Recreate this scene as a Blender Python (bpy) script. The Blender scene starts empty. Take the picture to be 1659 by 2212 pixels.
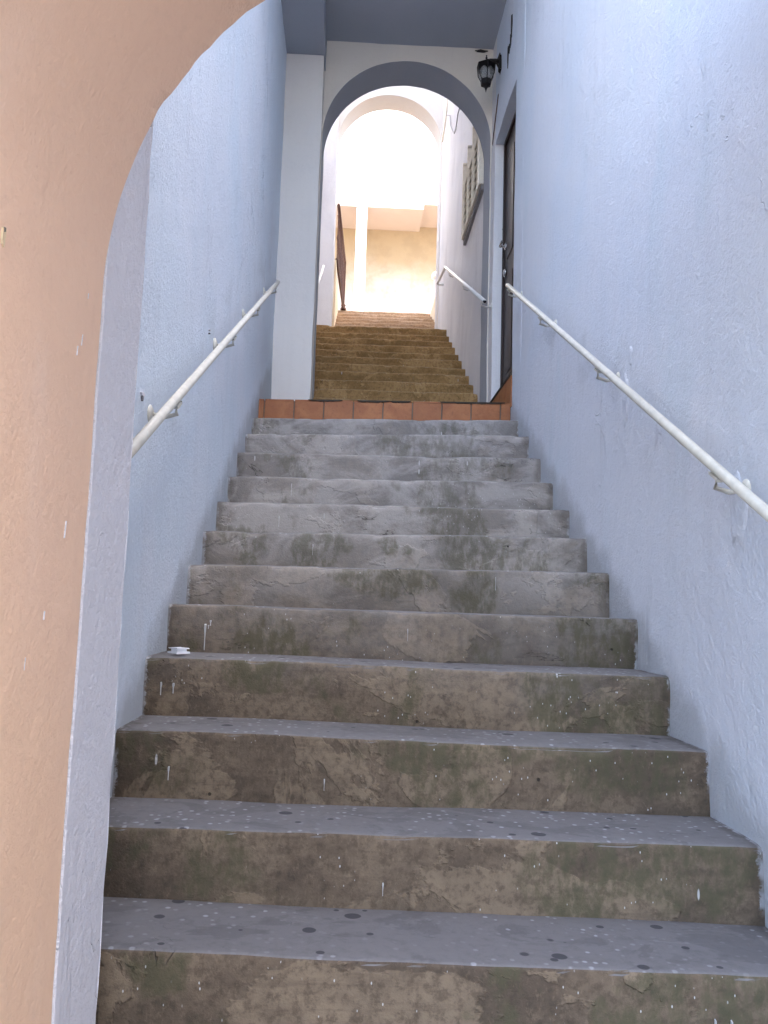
import bpy, bmesh, math, random
from mathutils import Vector, Matrix, noise
random.seed(7)
C = bpy.context.scene
COL = C.collection
W = 1.70                                   # inner width of the alley in metres

# ------------------------------------------------------------------ camera
yaw, pitch, roll, FPX, XC = 0.038997384, 0.111396789, 0.03061759, 1874.4874, 0.63870534
cy, sy, cp, sp = math.cos(yaw), math.sin(yaw), math.cos(pitch), math.sin(pitch)
fwd = Vector((sy*cp, cy*cp, sp)); r0 = Vector((cy, -sy, 0)); u0 = r0.cross(fwd)
right = r0*math.cos(roll) + u0*math.sin(roll); up = u0*math.cos(roll) - r0*math.sin(roll)
cam = bpy.data.cameras.new('camera')
cam.sensor_fit = 'VERTICAL'; cam.sensor_height = 36.0
cam.lens = 36.0*FPX/2212.0
cam.clip_start = 0.02; cam.clip_end = 500
co = bpy.data.objects.new('camera', cam); COL.objects.link(co)
co.matrix_world = Matrix(((right.x, up.x, -fwd.x, XC), (right.y, up.y, -fwd.y, 0), (right.z, up.z, -fwd.z, 0), (0, 0, 0, 1)))
C.camera = co

# ------------------------------------------------------------------ light
SUN_EL, SUN_AZ = 60.0, 130.0
world = bpy.data.worlds.new('World'); C.world = world; world.use_nodes = True
wn = world.node_tree
sky = wn.nodes.new('ShaderNodeTexSky'); sky.sky_type = 'NISHITA'; sky.sun_disc = False
sky.sun_elevation = math.radians(SUN_EL); sky.sun_rotation = math.radians(SUN_AZ)
sky.air_density = 1.0; sky.dust_density = 3.0; sky.ozone_density = 1.0
bg = wn.nodes['Background']; wn.links.new(sky.outputs[0], bg.inputs[0]); bg.inputs[1].default_value = 0.15
sl = bpy.data.lights.new('sun', 'SUN'); sl.energy = 3.0; sl.angle = math.radians(0.5); sl.color = (1.0, 0.93, 0.82)
so = bpy.data.objects.new('sun', sl); COL.objects.link(so)
sd = Vector((math.sin(math.radians(SUN_AZ))*math.cos(math.radians(SUN_EL)), math.cos(math.radians(SUN_AZ))*math.cos(math.radians(SUN_EL)), math.sin(math.radians(SUN_EL))))
so.rotation_euler = sd.to_track_quat('Z', 'Y').to_euler(); so.location = (8, -8, 20)
C.view_settings.view_transform = 'Standard'; C.view_settings.look = 'None'
C.view_settings.gamma = 1.0; C.view_settings.use_curve_mapping = False
C.view_settings.exposure = 3.2
C.cycles.max_bounces = 8; C.cycles.diffuse_bounces = 6

# ------------------------------------------------------------------ node helpers
class G:
    def __init__(s, name, rough=0.85, spec=0.3):
        s.m = bpy.data.materials.new(name); s.m.use_nodes = True
        s.t = s.m.node_tree; s.b = s.t.nodes['Principled BSDF']
        s.b.inputs['Roughness'].default_value = rough; s.b.inputs['Specular IOR Level'].default_value = spec
        g = s.t.nodes.new('ShaderNodeNewGeometry'); s.P = g.outputs['Position']; s.N = g.outputs['True Normal']
    def _in(s, sock, v):
        if isinstance(v, bpy.types.NodeSocket): s.t.links.new(v, sock)
        elif v is not None:
            if isinstance(v, tuple) and len(v) == 3 and sock.type == 'RGBA': v = v + (1,)
            sock.default_value = v
    def noise(s, scale, detail=4, rough=0.55, dist=0, vec=None):
        n = s.t.nodes.new('ShaderNodeTexNoise'); s._in(n.inputs['Vector'], vec or s.P)
        n.inputs['Scale'].default_value = scale; n.inputs['Detail'].default_value = detail
        n.inputs['Roughness'].default_value = rough; n.inputs['Distortion'].default_value = dist
        return n.outputs['Fac']
    def map(s, sc=(1, 1, 1), loc=(0, 0, 0), rot=(0, 0, 0), vec=None):
        n = s.t.nodes.new('ShaderNodeMapping'); s._in(n.inputs['Vector'], vec or s.P)
        n.inputs['Scale'].default_value = sc; n.inputs['Location'].default_value = loc; n.inputs['Rotation'].default_value = rot
        return n.outputs[0]
    def voro(s, scale, vec=None, feature='F1', dim='3D', rand=1.0):
        n = s.t.nodes.new('ShaderNodeTexVoronoi'); n.feature = feature; n.voronoi_dimensions = dim
        s._in(n.inputs['Vector'], vec or s.P); n.inputs['Scale'].default_value = scale; n.inputs['Randomness'].default_value = rand
        return n
    def math(s, op, a, b=None, c=None, clamp=False):
        n = s.t.nodes.new('ShaderNodeMath'); n.operation = op; n.use_clamp = clamp
        s._in(n.inputs[0], a)
        if b is not None: s._in(n.inputs[1], b)
        if c is not None: s._in(n.inputs[2], c)
        return n.outputs[0]
    def step(s, v, lo, hi, a=0.0, b=1.0):
        n = s.t.nodes.new('ShaderNodeMapRange'); n.interpolation_type = 'SMOOTHSTEP'
        s._in(n.inputs['Value'], v)
        for k, x in (('From Min', lo), ('From Max', hi), ('To Min', a), ('To Max', b)): n.inputs[k].default_value = x
        return n.outputs[0]
    def mix(s, f, a, b):
        n = s.t.nodes.new('ShaderNodeMix'); n.data_type = 'RGBA'
        s._in(n.inputs[0], f); s._in(n.inputs[6], a); s._in(n.inputs[7], b)
        return n.outputs[2]
    def xyz(s, v=None):
        n = s.t.nodes.new('ShaderNodeSeparateXYZ'); s._in(n.inputs[0], v or s.P); return n.outputs
    def color(s, v): s._in(s.b.inputs['Base Color'], v)
    def bump(s, h, dist=0.003, strength=1.0):
        n = s.t.nodes.new('ShaderNodeBump'); n.inputs['Distance'].default_value = dist; n.inputs['Strength'].default_value = strength
        s._in(n.inputs['Height'], h); s.t.links.new(n.outputs[0], s.b.inputs['Normal'])
    def add(s, *v):
        r = v[0]
        for x in v[1:]: r = s.math('ADD', r, x)
        return r
    def mul(s, *v):
        r = v[0]
        for x in v[1:]: r = s.math('MULTIPLY', r, x)
        return r

def plain(name, col, rough=0.5, spec=0.5, metal=0.0):
    g = G(name, rough, spec); g.b.inputs['Metallic'].default_value = metal
    n = g.noise(25, 4); g.color(g.mix(g.step(n, 0.35, 0.7), tuple(c*0.95 for c in col), tuple(min(1, c*1.08) for c in col)))
    g.bump(g.noise(60, 3), 0.0002)
    return g.m

def stucco(name, c1, c2, fine=130, lump=0.004, tint=None, streak=0.0, scratches=True, dirt=(0.16, 0.15, 0.14), foot=False):
    g = G(name, 0.88, 0.25)
    big = g.noise(0.9, 3, 0.55, 0.4)
    col = g.mix(g.step(big, 0.38, 0.62), c1, c2)
    if tint: col = g.mix(g.mul(g.step(g.noise(2.3, 5, 0.6, 0.3, g.map((1, 1, 0.5), (5, 3, 1))), 0.5, 0.7), 0.6), col, tint)
    st = g.noise(1.0, 5, 0.6, 0, g.map((9, 9, 0.35)))
    col = g.mix(g.mul(g.step(st, 0.5, 0.75), streak), col, dirt)
    v = g.voro(5.5, g.map((1, 1, 0.55), (1.3, 4.1, 2.2)))
    pit = g.mul(g.step(v.outputs['Distance'], 0.035, 0.015), g.step(g.xyz(v.outputs['Color'])[0], 0.68, 0.72))
    col = g.mix(g.mul(pit, 0.6), col, dirt)
    mott = g.noise(38, 5, 0.7)
    col = g.mix(g.mul(g.step(mott, 0.5, 0.8), 0.22), col, tuple(0.72*c for c in c1))
    if foot:          # grime along the line of the steps, and a rubbed band at rail height
        X, Y, Z = g.xyz(); d = g.math('SUBTRACT', Z, g.math('SUBTRACT', g.mul(Y, 0.553), 1.79))
        n1 = g.noise(7, 4, 0.6)
        col = g.mix(g.mul(g.step(g.math('SUBTRACT', d, g.mul(n1, 0.22)), 0.03, -0.12), 0.50), col, (0.30, 0.31, 0.32))
        n2 = g.noise(2.6, 4, 0.6, 0.4, g.map((1, 1, 1), (4, 4, 8)))
        col = g.mix(g.mul(g.step(n2, 0.54, 0.66), g.step(g.math('ABSOLUTE', g.math('SUBTRACT', d, 0.85)), 0.30, 0.05), 0.22), col, (0.42, 0.43, 0.45))
    g.color(col)
    trowel = g.noise(1.0, 3, 0.6, 0.6, g.map((14, 14, 8), (2, 2, 2), (0.4, 0.2, 0)))
    h = g.add(g.mul(g.noise(fine*0.45, 5, 0.75), 0.62), g.mul(trowel, 0.55), g.mul(pit, -0.9))
    if scratches:
        w = g.noise(1.0, 3, 0.5, 1.2, g.map((5.5, 5.5, 2.4), (7, 1, 4)))
        ridge = g.step(g.math('ABSOLUTE', g.math('SUBTRACT', w, 0.5)), 0.006, 0.0)
        part = g.step(g.noise(1.7, 2, 0.5, 0, g.map((1, 1, 1), (3, 9, 2))), 0.56, 0.64)
        h = g.add(h, g.mul(ridge, part, 0.35))
    g.bump(h, lump)
    return g.m

def concrete(name, dark, mid, light, moss, tread, grime=1.0, off=(0, 0, 0), paint=(0.62, 0.66, 0.72), high_grey=None, ends=True, patches=None):
    """worn, patched cement of the steps: risers patchy, treads greyer with paint specks and dark spots"""
    g = G(name, 0.9, 0.22)
    X, Y, Z = g.xyz(); nz = g.xyz(g.N)[2]
    P1 = g.map((1, 1.6, 1.5), off)
    big = g.noise(1.9, 6, 0.62, 0.7, P1)
    big2 = g.noise(2.6, 6, 0.6, 0.5, g.map((1, 1.7, 1.2), (off[0]+4, 3, 7)))
    fine = g.noise(42, 6, 0.7)
    c = g.mix(g.step(big, 0.44, 0.53), dark, mid)
    def patch(q):
        x, y, z, rx, rz_ = q
        v = g.map((1/rx, 1/0.12, 1/rz_), (-x/rx, -y/0.12, -z/rz_))
        n = g.t.nodes.new('ShaderNodeVectorMath'); n.operation = 'LENGTH'; g.t.links.new(v, n.inputs[0])
        return g.step(n.outputs['Value'], 1.35, 0.55)
    if patches:
        for q in patches[0]: big2 = g.math('ADD', big2, g.mul(patch(q), 0.12))
        for q in patches[1]: big2 = g.math('SUBTRACT', big2, g.mul(patch(q), 0.07))
    pl = g.step(big2, 0.535, 0.557)
    c = g.mix(g.mul(pl, 0.8), c, light)
    cloud = g.noise(6.5, 6, 0.65, 0.4, g.map((1, 1, 1.3), (2, 2, 9)))
    c = g.mix(g.mul(g.step(cloud, 0.42, 0.66), 0.6), c, dark)
    c = g.mix(g.mul(g.step(g.noise(4.2, 7, 0.66, 0.3, g.map((1, 1, 1.6), (12, 2, 1))), 0.48, 0.64), 0.45), c, light)
    st = g.noise(1.0, 4, 0.6, 0, g.map((34, 1.0, 2.2)))
    c = g.mix(g.mul(g.step(st, 0.52, 0.72), 0.35), c, dark)
    ls = g.noise(1.0, 4, 0.6, 0, g.map((3.0, 1.0, 42)))
    c = g.mix(g.mul(g.step(ls, 0.56, 0.70), 0.4), c, dark)
    c = g.mix(g.mul(g.step(fine, 0.44, 0.66), 0.55), c, tuple(0.55*v for v in dark))
    c = g.mix(g.mul(g.step(g.noise(75, 5, 0.75, 0, g.map((1, 1, 0.6))), 0.52, 0.70), 0.35), c, light)
    if high_grey: c = g.mix(g.step(g.math('ADD', Z, g.mul(g.noise(1.4, 4), 0.5)), -0.15, 0.70, 0.0, 0.66), c, g.mix(g.step(g.noise(3.1, 8, 0.66, 0.6, g.map((1, 1, 2.0))), 0.40, 0.60), tuple(0.56*v for v in high_grey), high_grey))  # riser tone blends to a paler grey with height
    mo = g.noise(2.6, 5, 0.62, 0.3, g.map((1.1, 1.5, 0.9), (off[0]+9, 1, 3)))
    if patches:
        for q in patches[1]: mo = g.math('ADD', mo, g.mul(patch(q), 0.13))
    mo2 = g.noise(26, 4, 0.7, 0, g.map((1, 1, 0.5)))
    c = g.mix(g.mul(g.step(mo, 0.53, 0.61), g.step(mo2, 0.34, 0.6), g.step(Z, -0.2, 0.8, 0.72*grime, 0.45*grime)), c, moss)
    # hairline cracks, mostly running along the riser
    cw = g.noise(1.0, 5, 0.62, 0.9, g.map((1.8, 2.0, 4.5), (1, 5, 2)))
    crack = g.mul(g.step(g.math('ABSOLUTE', g.math('SUBTRACT', cw, 0.5)), 0.0045, 0.0012), g.step(g.noise(2.2, 2, 0.5, 0, g.map(loc=(6, 6, 6))), 0.58, 0.64))
    c = g.mix(g.mul(crack, 0.75), c, (0.04, 0.035, 0.03))
    # white paint drips on risers
    vd = g.voro(1.0, g.map((48, 3.2, 11.0), (0.3, 0.7, 0.1)))
    drip = g.mul(g.step(vd.outputs['Distance'], 0.20, 0.13), g.step(g.xyz(vd.outputs['Color'])[0], 0.985, 0.99))
    vs = g.voro(1.0, g.map((150, 150, 75)))
    sp_ = g.mul(g.step(vs.outputs['Distance'], 0.30, 0.15), g.step(g.xyz(vs.outputs['Color'])[1], 0.965, 0.975))
    c = g.mix(g.mul(g.math('MAXIMUM', drip, sp_), 0.8), c, (0.55, 0.55, 0.54))
    holes = g.voro(17, g.map(loc=(3, 3, 3)))
    hm = g.mul(g.step(holes.outputs['Distance'], 0.10, 0.06), g.step(g.xyz(holes.outputs['Color'])[2], 0.93, 0.94))
    c = g.mix(g.mul(hm, 0.8), c, (0.03, 0.025, 0.02))
    # treads
    tb = g.noise(3.2, 6, 0.6, 0.8, g.map((1, 1.6, 1), (8, 2, 0)))
    t = g.mix(g.mul(g.step(tb, 0.52, 0.56), 0.45), tread, tuple(0.62*v for v in tread))
    t = g.mix(g.mul(g.step(g.noise(30, 6, 0.7), 0.42, 0.75), 0.45), t, tuple(0.6*v for v in tread))
    vt = g.voro(44, g.map((1, 1, 0)))
    area = g.step(g.noise(2.6, 4, 0.6, 0, g.map(loc=(1, 7, 0))), 0.42, 0.58)
    fl = g.mul(g.step(vt.outputs['Distance'], 0.36, 0.18), g.step(g.xyz(vt.outputs['Color'])[0], 0.50, 0.62), g.math('ADD', g.mul(area, 0.8), 0.15))
    t = g.mix(g.mul(fl, 0.6), t, (0.45, 0.46, 0.48))
    vg = g.voro(8.5, g.map((1, 1, 0), (2.7, 1.9, 0)))
    rad = g.math('ADD', vg.outputs['Distance'], g.mul(g.noise(20, 2), 0.06))
    gum = g.mul(g.step(rad, 0.20, 0.175), g.step(g.xyz(vg.outputs['Color'])[1], 0.36, 0.38))
    vg2 = g.voro(19, g.map((1, 1, 0), (5.7, 0.9, 0)))
    gum2 = g.mul(g.step(vg2.outputs['Distance'], 0.2, 0.16), g.step(g.xyz(vg2.outputs['Color'])[1], 0.82, 0.83))
    t = g.mix(g.mul(g.math('MAXIMUM', gum, gum2), 0.85), t, (0.045, 0.045, 0.05))
    up_ = g.step(nz, 0.55, 0.8)
    c = g.mix(up_, c, t)
    # wall paint that ran over the ends of the steps
    dx = g.math('MINIMUM', X, g.math('SUBTRACT', W, X))
    em = g.mul(1.0 if ends else 0.0, g.step(g.add(dx, g.mul(g.noise(36, 6, 0.75, 0.8), -0.05)), -0.012, -0.020), g.step(g.noise(9, 3), 0.42, 0.58))
    c = g.mix(g.mul(em, 0.65), c, paint)
    c = g.mix(g.mul(g.step(g.add(dx, g.mul(g.noise(14, 4), -0.10)), 0.0, -0.045), 0.45 if ends else 0.0), c, tuple(0.5*v for v in dark))
    g.color(c)
    gr = g.noise(160, 3, 0.7)
    h = g.add(g.mul(gr, 0.26), g.mul(fine, 0.42), g.mul(pl, 0.40), g.mul(crack, -0.5), g.mul(hm, -0.7))
    h = g.math('MULTIPLY', h, g.step(nz, 0.5, 0.8, 1.0, 0.45))
    g.bump(h, 0.007)
    return g.m

M = {}
M['blue'] = stucco('pale_blue_stucco', (0.705, 0.76, 0.852), (0.74, 0.77, 0.845), tint=(0.66, 0.74, 0.82), streak=0.05, lump=0.014, foot=True)
M['blue_left'] = stucco('pale_blue_stucco_left', (0.725, 0.80, 0.885), (0.76, 0.805, 0.88), tint=(0.70, 0.77, 0.85), streak=0.06, lump=0.015, foot=True)
M['pier'] = stucco('off_white_pier_paint', (0.73, 0.69, 0.645), (0.70, 0.665, 0.63), scratches=False, streak=0.04, lump=0.003)
M['near_pier'] = stucco('lilac_white_pier_paint', (0.80, 0.79, 0.835), (0.77, 0.76, 0.80), streak=0.0, lump=0.018)
M['white_wall'] = stucco('white_rough_render', (0.80, 0.79, 0.80), (0.74, 0.735, 0.76), streak=0.0, lump=0.005, tint=(0.64, 0.63, 0.65))
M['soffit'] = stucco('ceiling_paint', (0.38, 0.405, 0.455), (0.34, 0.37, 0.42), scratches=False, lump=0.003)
M['cream'] = stucco('cream_render', (0.71, 0.66, 0.59), (0.67, 0.63, 0.57), scratches=False, streak=0.05)
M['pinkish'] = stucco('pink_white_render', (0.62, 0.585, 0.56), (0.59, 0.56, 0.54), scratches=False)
M['orange'] = stucco('peach_arch_paint', (0.85, 0.58, 0.40), (0.83, 0.57, 0.41), tint=(0.84, 0.63, 0.50), scratches=False, lump=0.0055, streak=0.08, dirt=(0.60, 0.40, 0.28))
M['white'] = stucco('white_render_far', (0.85, 0.83, 0.80), (0.82, 0.80, 0.77), scratches=False)
M['step'] = concrete('worn_step_cement', (0.098, 0.074, 0.054), (0.156, 0.117, 0.082), (0.24, 0.182, 0.125), (0.080, 0.076, 0.043), (0.175, 0.166, 0.166), high_grey=(0.47, 0.455, 0.44), patches=(
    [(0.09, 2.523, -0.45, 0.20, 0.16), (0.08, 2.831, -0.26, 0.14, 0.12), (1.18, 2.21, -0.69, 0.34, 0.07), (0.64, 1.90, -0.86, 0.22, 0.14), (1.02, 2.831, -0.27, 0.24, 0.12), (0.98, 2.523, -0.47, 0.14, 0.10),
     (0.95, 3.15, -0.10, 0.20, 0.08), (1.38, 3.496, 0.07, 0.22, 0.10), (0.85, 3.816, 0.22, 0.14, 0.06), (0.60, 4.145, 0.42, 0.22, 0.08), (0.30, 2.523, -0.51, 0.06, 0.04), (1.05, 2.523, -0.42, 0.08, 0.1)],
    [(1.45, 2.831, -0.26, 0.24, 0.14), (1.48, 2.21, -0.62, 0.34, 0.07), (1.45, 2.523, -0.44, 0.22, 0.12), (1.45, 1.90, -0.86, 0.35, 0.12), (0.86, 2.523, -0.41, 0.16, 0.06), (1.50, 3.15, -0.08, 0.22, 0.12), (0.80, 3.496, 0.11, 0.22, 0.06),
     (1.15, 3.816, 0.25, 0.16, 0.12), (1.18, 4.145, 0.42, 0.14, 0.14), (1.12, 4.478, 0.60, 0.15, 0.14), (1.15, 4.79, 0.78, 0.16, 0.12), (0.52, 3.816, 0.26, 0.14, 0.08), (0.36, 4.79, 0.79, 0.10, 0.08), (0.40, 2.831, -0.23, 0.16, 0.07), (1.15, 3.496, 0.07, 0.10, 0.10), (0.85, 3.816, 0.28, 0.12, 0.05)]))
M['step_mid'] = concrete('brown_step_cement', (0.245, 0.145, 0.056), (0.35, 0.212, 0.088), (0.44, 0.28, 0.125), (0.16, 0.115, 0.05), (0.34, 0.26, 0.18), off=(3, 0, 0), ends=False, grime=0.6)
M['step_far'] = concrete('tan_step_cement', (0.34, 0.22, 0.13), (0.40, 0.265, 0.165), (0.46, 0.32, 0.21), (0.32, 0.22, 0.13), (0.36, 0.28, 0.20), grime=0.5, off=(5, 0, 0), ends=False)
M['rail'] = plain('ivory_enamel', (0.60, 0.585, 0.52), 0.42, 0.45)
M['rail_white'] = plain('white_enamel', (0.80, 0.79, 0.77), 0.35, 0.5)
M['black'] = plain('black_cast_iron', (0.010, 0.008, 0.009), 0.5, 0.3)
M['dark'] = plain('dark_mark', (0.03, 0.028, 0.03), 0.9, 0.1)
M['steel'] = plain('chromed_steel', (0.62, 0.60, 0.58), 0.18, 0.5, 1.0)
M['rust'] = plain('rust_red_iron', (0.10, 0.045, 0.03), 0.65, 0.3)
M['plastic'] = plain('white_plastic', (0.80, 0.81, 0.84), 0.35, 0.5)
M['alu'] = plain('cream_aluminium', (0.88, 0.82, 0.70), 0.5, 0.4)
M['pane'] = plain('grey_window_pane', (0.07, 0.065, 0.06), 0.4, 0.4)
M['side'] = stucco('peach_side_wall', (0.78, 0.62, 0.42), (0.74, 0.58, 0.38), scratches=False)
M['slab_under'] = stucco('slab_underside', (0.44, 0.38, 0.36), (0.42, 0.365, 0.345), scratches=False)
M['shade'] = plain('grey_window_sill', (0.26, 0.25, 0.26), 0.7, 0.3)
M['cable'] = plain('grey_cable', (0.35, 0.34, 0.34), 0.6, 0.3)
M['grout'] = plain('grey_grout', (0.20, 0.18, 0.15), 0.95, 0.2)
M['dirty_edge'] = plain('dirty_cement_edge', (0.06, 0.05, 0.04), 0.95, 0.2)

def m_tile():
    g = G('terracotta_tile', 0.55, 0.4)
    oi = g.t.nodes.new('ShaderNodeObjectInfo').outputs['Random']
    n = g.noise(7, 5, 0.6, 0.5)
    c = g.mix(g.step(n, 0.35, 0.65), (0.29, 0.098, 0.032), (0.39, 0.15, 0.052))
    c = g.mix(g.mul(oi, 0.45), c, (0.30, 0.12, 0.045))
    c = g.mix(g.mul(g.step(g.noise(45, 5, 0.7), 0.5, 0.75), 0.5), c, (0.14, 0.05, 0.025))
    g.color(c); g.bump(g.noise(60, 4), 0.001)
    return g.m
M['tile'] = m_tile()

def m_door():
    g = G('dark_brown_door', 0.42, 0.35)
    n = g.noise(1.0, 4, 0.6, 0.3, g.map((1, 30, 1.2)))
    g.color(g.mix(g.step(n, 0.3, 0.7), (0.026, 0.013, 0.010), (0.042, 0.022, 0.017)))
    g.bump(n, 0.0008)
    return g.m
M['door'] = m_door()

def m_ochre():
    g = G('stained_retaining_wall', 0.9, 0.2)
    Z = g.xyz()[2]
    lvl = g.math('ADD', Z, g.mul(g.math('SUBTRACT', g.noise(1.1, 6, 0.6, 0.6), 0.5), 1.6))
    c = g.mix(g.step(lvl, 5.45, 6.85), (0.56, 0.52, 0.50), (0.40, 0.32, 0.215))
    c = g.mix(g.mul(g.step(g.noise(3.2, 6, 0.65), 0.45, 0.65), 0.35), c, (0.30, 0.24, 0.165))
    v = g.voro(3.0, g.map((1, 1, 1), (0.2, 0, 0.6)))
    ch = g.mul(g.step(g.math('ADD', v.outputs['Distance'], g.mul(g.noise(9, 4), 0.1)), 0.14, 0.11), g.step(g.xyz(v.outputs['Color'])[0], 0.7, 0.72))
    c = g.mix(ch, c, (0.75, 0.66, 0.56))
    g.color(c); g.bump(g.add(g.noise(25, 6, 0.65), g.mul(ch, 0.3)), 0.008)
    return g.m
M['ochre'] = m_ochre()

def m_ground():
    g = G('pavement_cement', 0.9, 0.2)
    c = g.mix(g.step(g.noise(0.8, 6, 0.6), 0.35, 0.65), (0.19, 0.175, 0.16), (0.24, 0.22, 0.20))
    g.color(c); g.bump(g.noise(40, 5), 0.004)
    return g.m
M['ground'] = m_ground()
M['drip'] = plain('dried_paint', (0.46, 0.46, 0.46), 0.7, 0.2)

def m_glass():
    g = G('lantern_glass', 0.12, 0.5)
    g.b.inputs['Transmission Weight'].default_value = 0.9; g.color((0.75, 0.75, 0.75)); g.b.inputs['IOR'].default_value = 1.1
    return g.m
M['glass'] = m_glass()

# ------------------------------------------------------------------ mesh helpers
def link(name, bm, mat, parent=None, smooth=False, recalc=True):
    if recalc: bmesh.ops.recalc_face_normals(bm, faces=bm.faces)
    me = bpy.data.meshes.new(name); bm.to_mesh(me); bm.free()
    for m in (mat if isinstance(mat, (list, tuple)) else [mat]): me.materials.append(M[m] if isinstance(m, str) else m)
    if smooth:
        for p in me.polygons: p.use_smooth = True
    o = bpy.data.objects.new(name, me); COL.objects.link(o)
    if parent: o.parent = parent
    return o
def empty(name, label, cat, group=None, loc=(0, 0, 0)):
    o = bpy.data.objects.new(name, None); COL.objects.link(o); o.location = loc; o.empty_display_size = 0.1
    return tag(o, label, cat, group)
def tag(o, label=None, cat=None, group=None, kind=None):
    if label: o['label'] = label
    if cat: o['category'] = cat
    if group: o['group'] = group
    if kind: o['kind'] = kind
    elif cat: o['kind'] = 'thing'
    return o
def wob(v, amp, f=2.3):
    p = Vector(v)
    return p + noise.noise_vector(p*f)*amp + noise.noise_vector(p*f*5.1+Vector((3, 1, 7)))*amp*0.45
def grid_face(bm, o, u, v, nu, nv, amp=0.0, fn=None, mi=0):
    o, u, v = Vector(o), Vector(u), Vector(v); rows = []
    for i in range(nu+1):
        r = []
        for j in range(nv+1):
            p = o + u*(i/nu) + v*(j/nv)
            r.append(bm.verts.new(fn(p) if fn else (wob(p, amp) if amp else p)))
        rows.append(r)
    for i in range(nu):
        for j in range(nv):
            f = bm.faces.new((rows[i][j], rows[i+1][j], rows[i+1][j+1], rows[i][j+1])); f.material_index = mi
def block(bm, a, b, seg=0.12, amp=0.0, mi=0, faces='xXyYzZ'):
    x0, y0, z0 = a; x1, y1, z1 = b; dx, dy, dz = x1-x0, y1-y0, z1-z0
    n = lambda d: max(1, int(round(abs(d)/seg))) if amp else 1
    F = {'x': ((x0, y0, z0), (0, dy, 0), (0, 0, dz), n(dy), n(dz)), 'X': ((x1, y0, z0), (0, dy, 0), (0, 0, dz), n(dy), n(dz)),
         'y': ((x0, y0, z0), (dx, 0, 0), (0, 0, dz), n(dx), n(dz)), 'Y': ((x0, y1, z0), (dx, 0, 0), (0, 0, dz), n(dx), n(dz)),
         'z': ((x0, y0, z0), (dx, 0, 0), (0, dy, 0), n(dx), n(dy)), 'Z': ((x0, y0, z1), (dx, 0, 0), (0, dy, 0), n(dx), n(dy))}
    for k in faces: grid_face(bm, *F[k], amp, None, mi)
def weld(bm, d=0.0008): bmesh.ops.remove_doubles(bm, verts=bm.verts, dist=d)
def box_obj(name, a, b, mat, parent=None, bev=0.0, amp=0.0, seg=0.12, rot=None):
    bm = bmesh.new(); block(bm, a, b, seg, amp); weld(bm)
    if bev: bmesh.ops.bevel(bm, geom=bm.edges[:], offset=bev, segments=2, affect='EDGES')
    if rot: bmesh.ops.rotate(bm, verts=bm.verts, cent=((a[0]+b[0])/2, (a[1]+b[1])/2, (a[2]+b[2])/2), matrix=rot)
    return link(name, bm, mat, parent)
def tube_bm(bm, pts, r, n=12, caps=True):
    pts = [Vector(p) for p in pts]; rings = []
    for i, p in enumerate(pts):
        d = (pts[min(i+1, len(pts)-1)] - pts[max(i-1, 0)]).normalized()
        a = d.cross(Vector((0, 0, 1)))
        if a.length < 1e-3: a = d.cross(Vector((1, 0, 0)))
        a.normalize(); b = d.cross(a); rr = r[i] if isinstance(r, (list, tuple)) else r
        rings.append([bm.verts.new(p + a*math.cos(t)*rr + b*math.sin(t)*rr) for t in (2*math.pi*k/n for k in range(n))])
    for i in range(len(rings)-1):
        for k in range(n): bm.faces.new((rings[i][k], rings[i][(k+1) % n], rings[i+1][(k+1) % n], rings[i+1][k]))
    if caps: bm.faces.new(rings[0]); bm.faces.new(rings[-1])
def tube(name, pts, r, mat, parent=None, n=12, caps=True):
    bm = bmesh.new(); tube_bm(bm, pts, r, n, caps); o = link(name, bm, mat, parent)
    for p in o.data.polygons: p.use_smooth = len(p.vertices) == 4
    return o
def lathe_bm(bm, prof, c, n=16, phase=0.0, axis='z'):
    rings = []
    for r, z in prof:
        ring = []
        for k in range(n):
            t = 2*math.pi*k/n + phase; q = (r*math.cos(t), r*math.sin(t), z)
            if axis == 'x': q = (q[2], q[0], q[1])
            ring.append(bm.verts.new(Vector(c) + Vector(q)))
        rings.append(ring)
    for i in range(len(rings)-1):
        for k in range(n): bm.faces.new((rings[i][k], rings[i][(k+1) % n], rings[i+1][(k+1) % n], rings[i+1][k]))
    bm.faces.new(rings[0]); bm.faces.new(rings[-1])
def lathe(name, prof, c, mat, parent=None, n=16, phase=0.0, axis='z', smooth=True):
    bm = bmesh.new(); lathe_bm(bm, prof, c, n, phase, axis); return link(name, bm, mat, parent, smooth)

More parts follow.
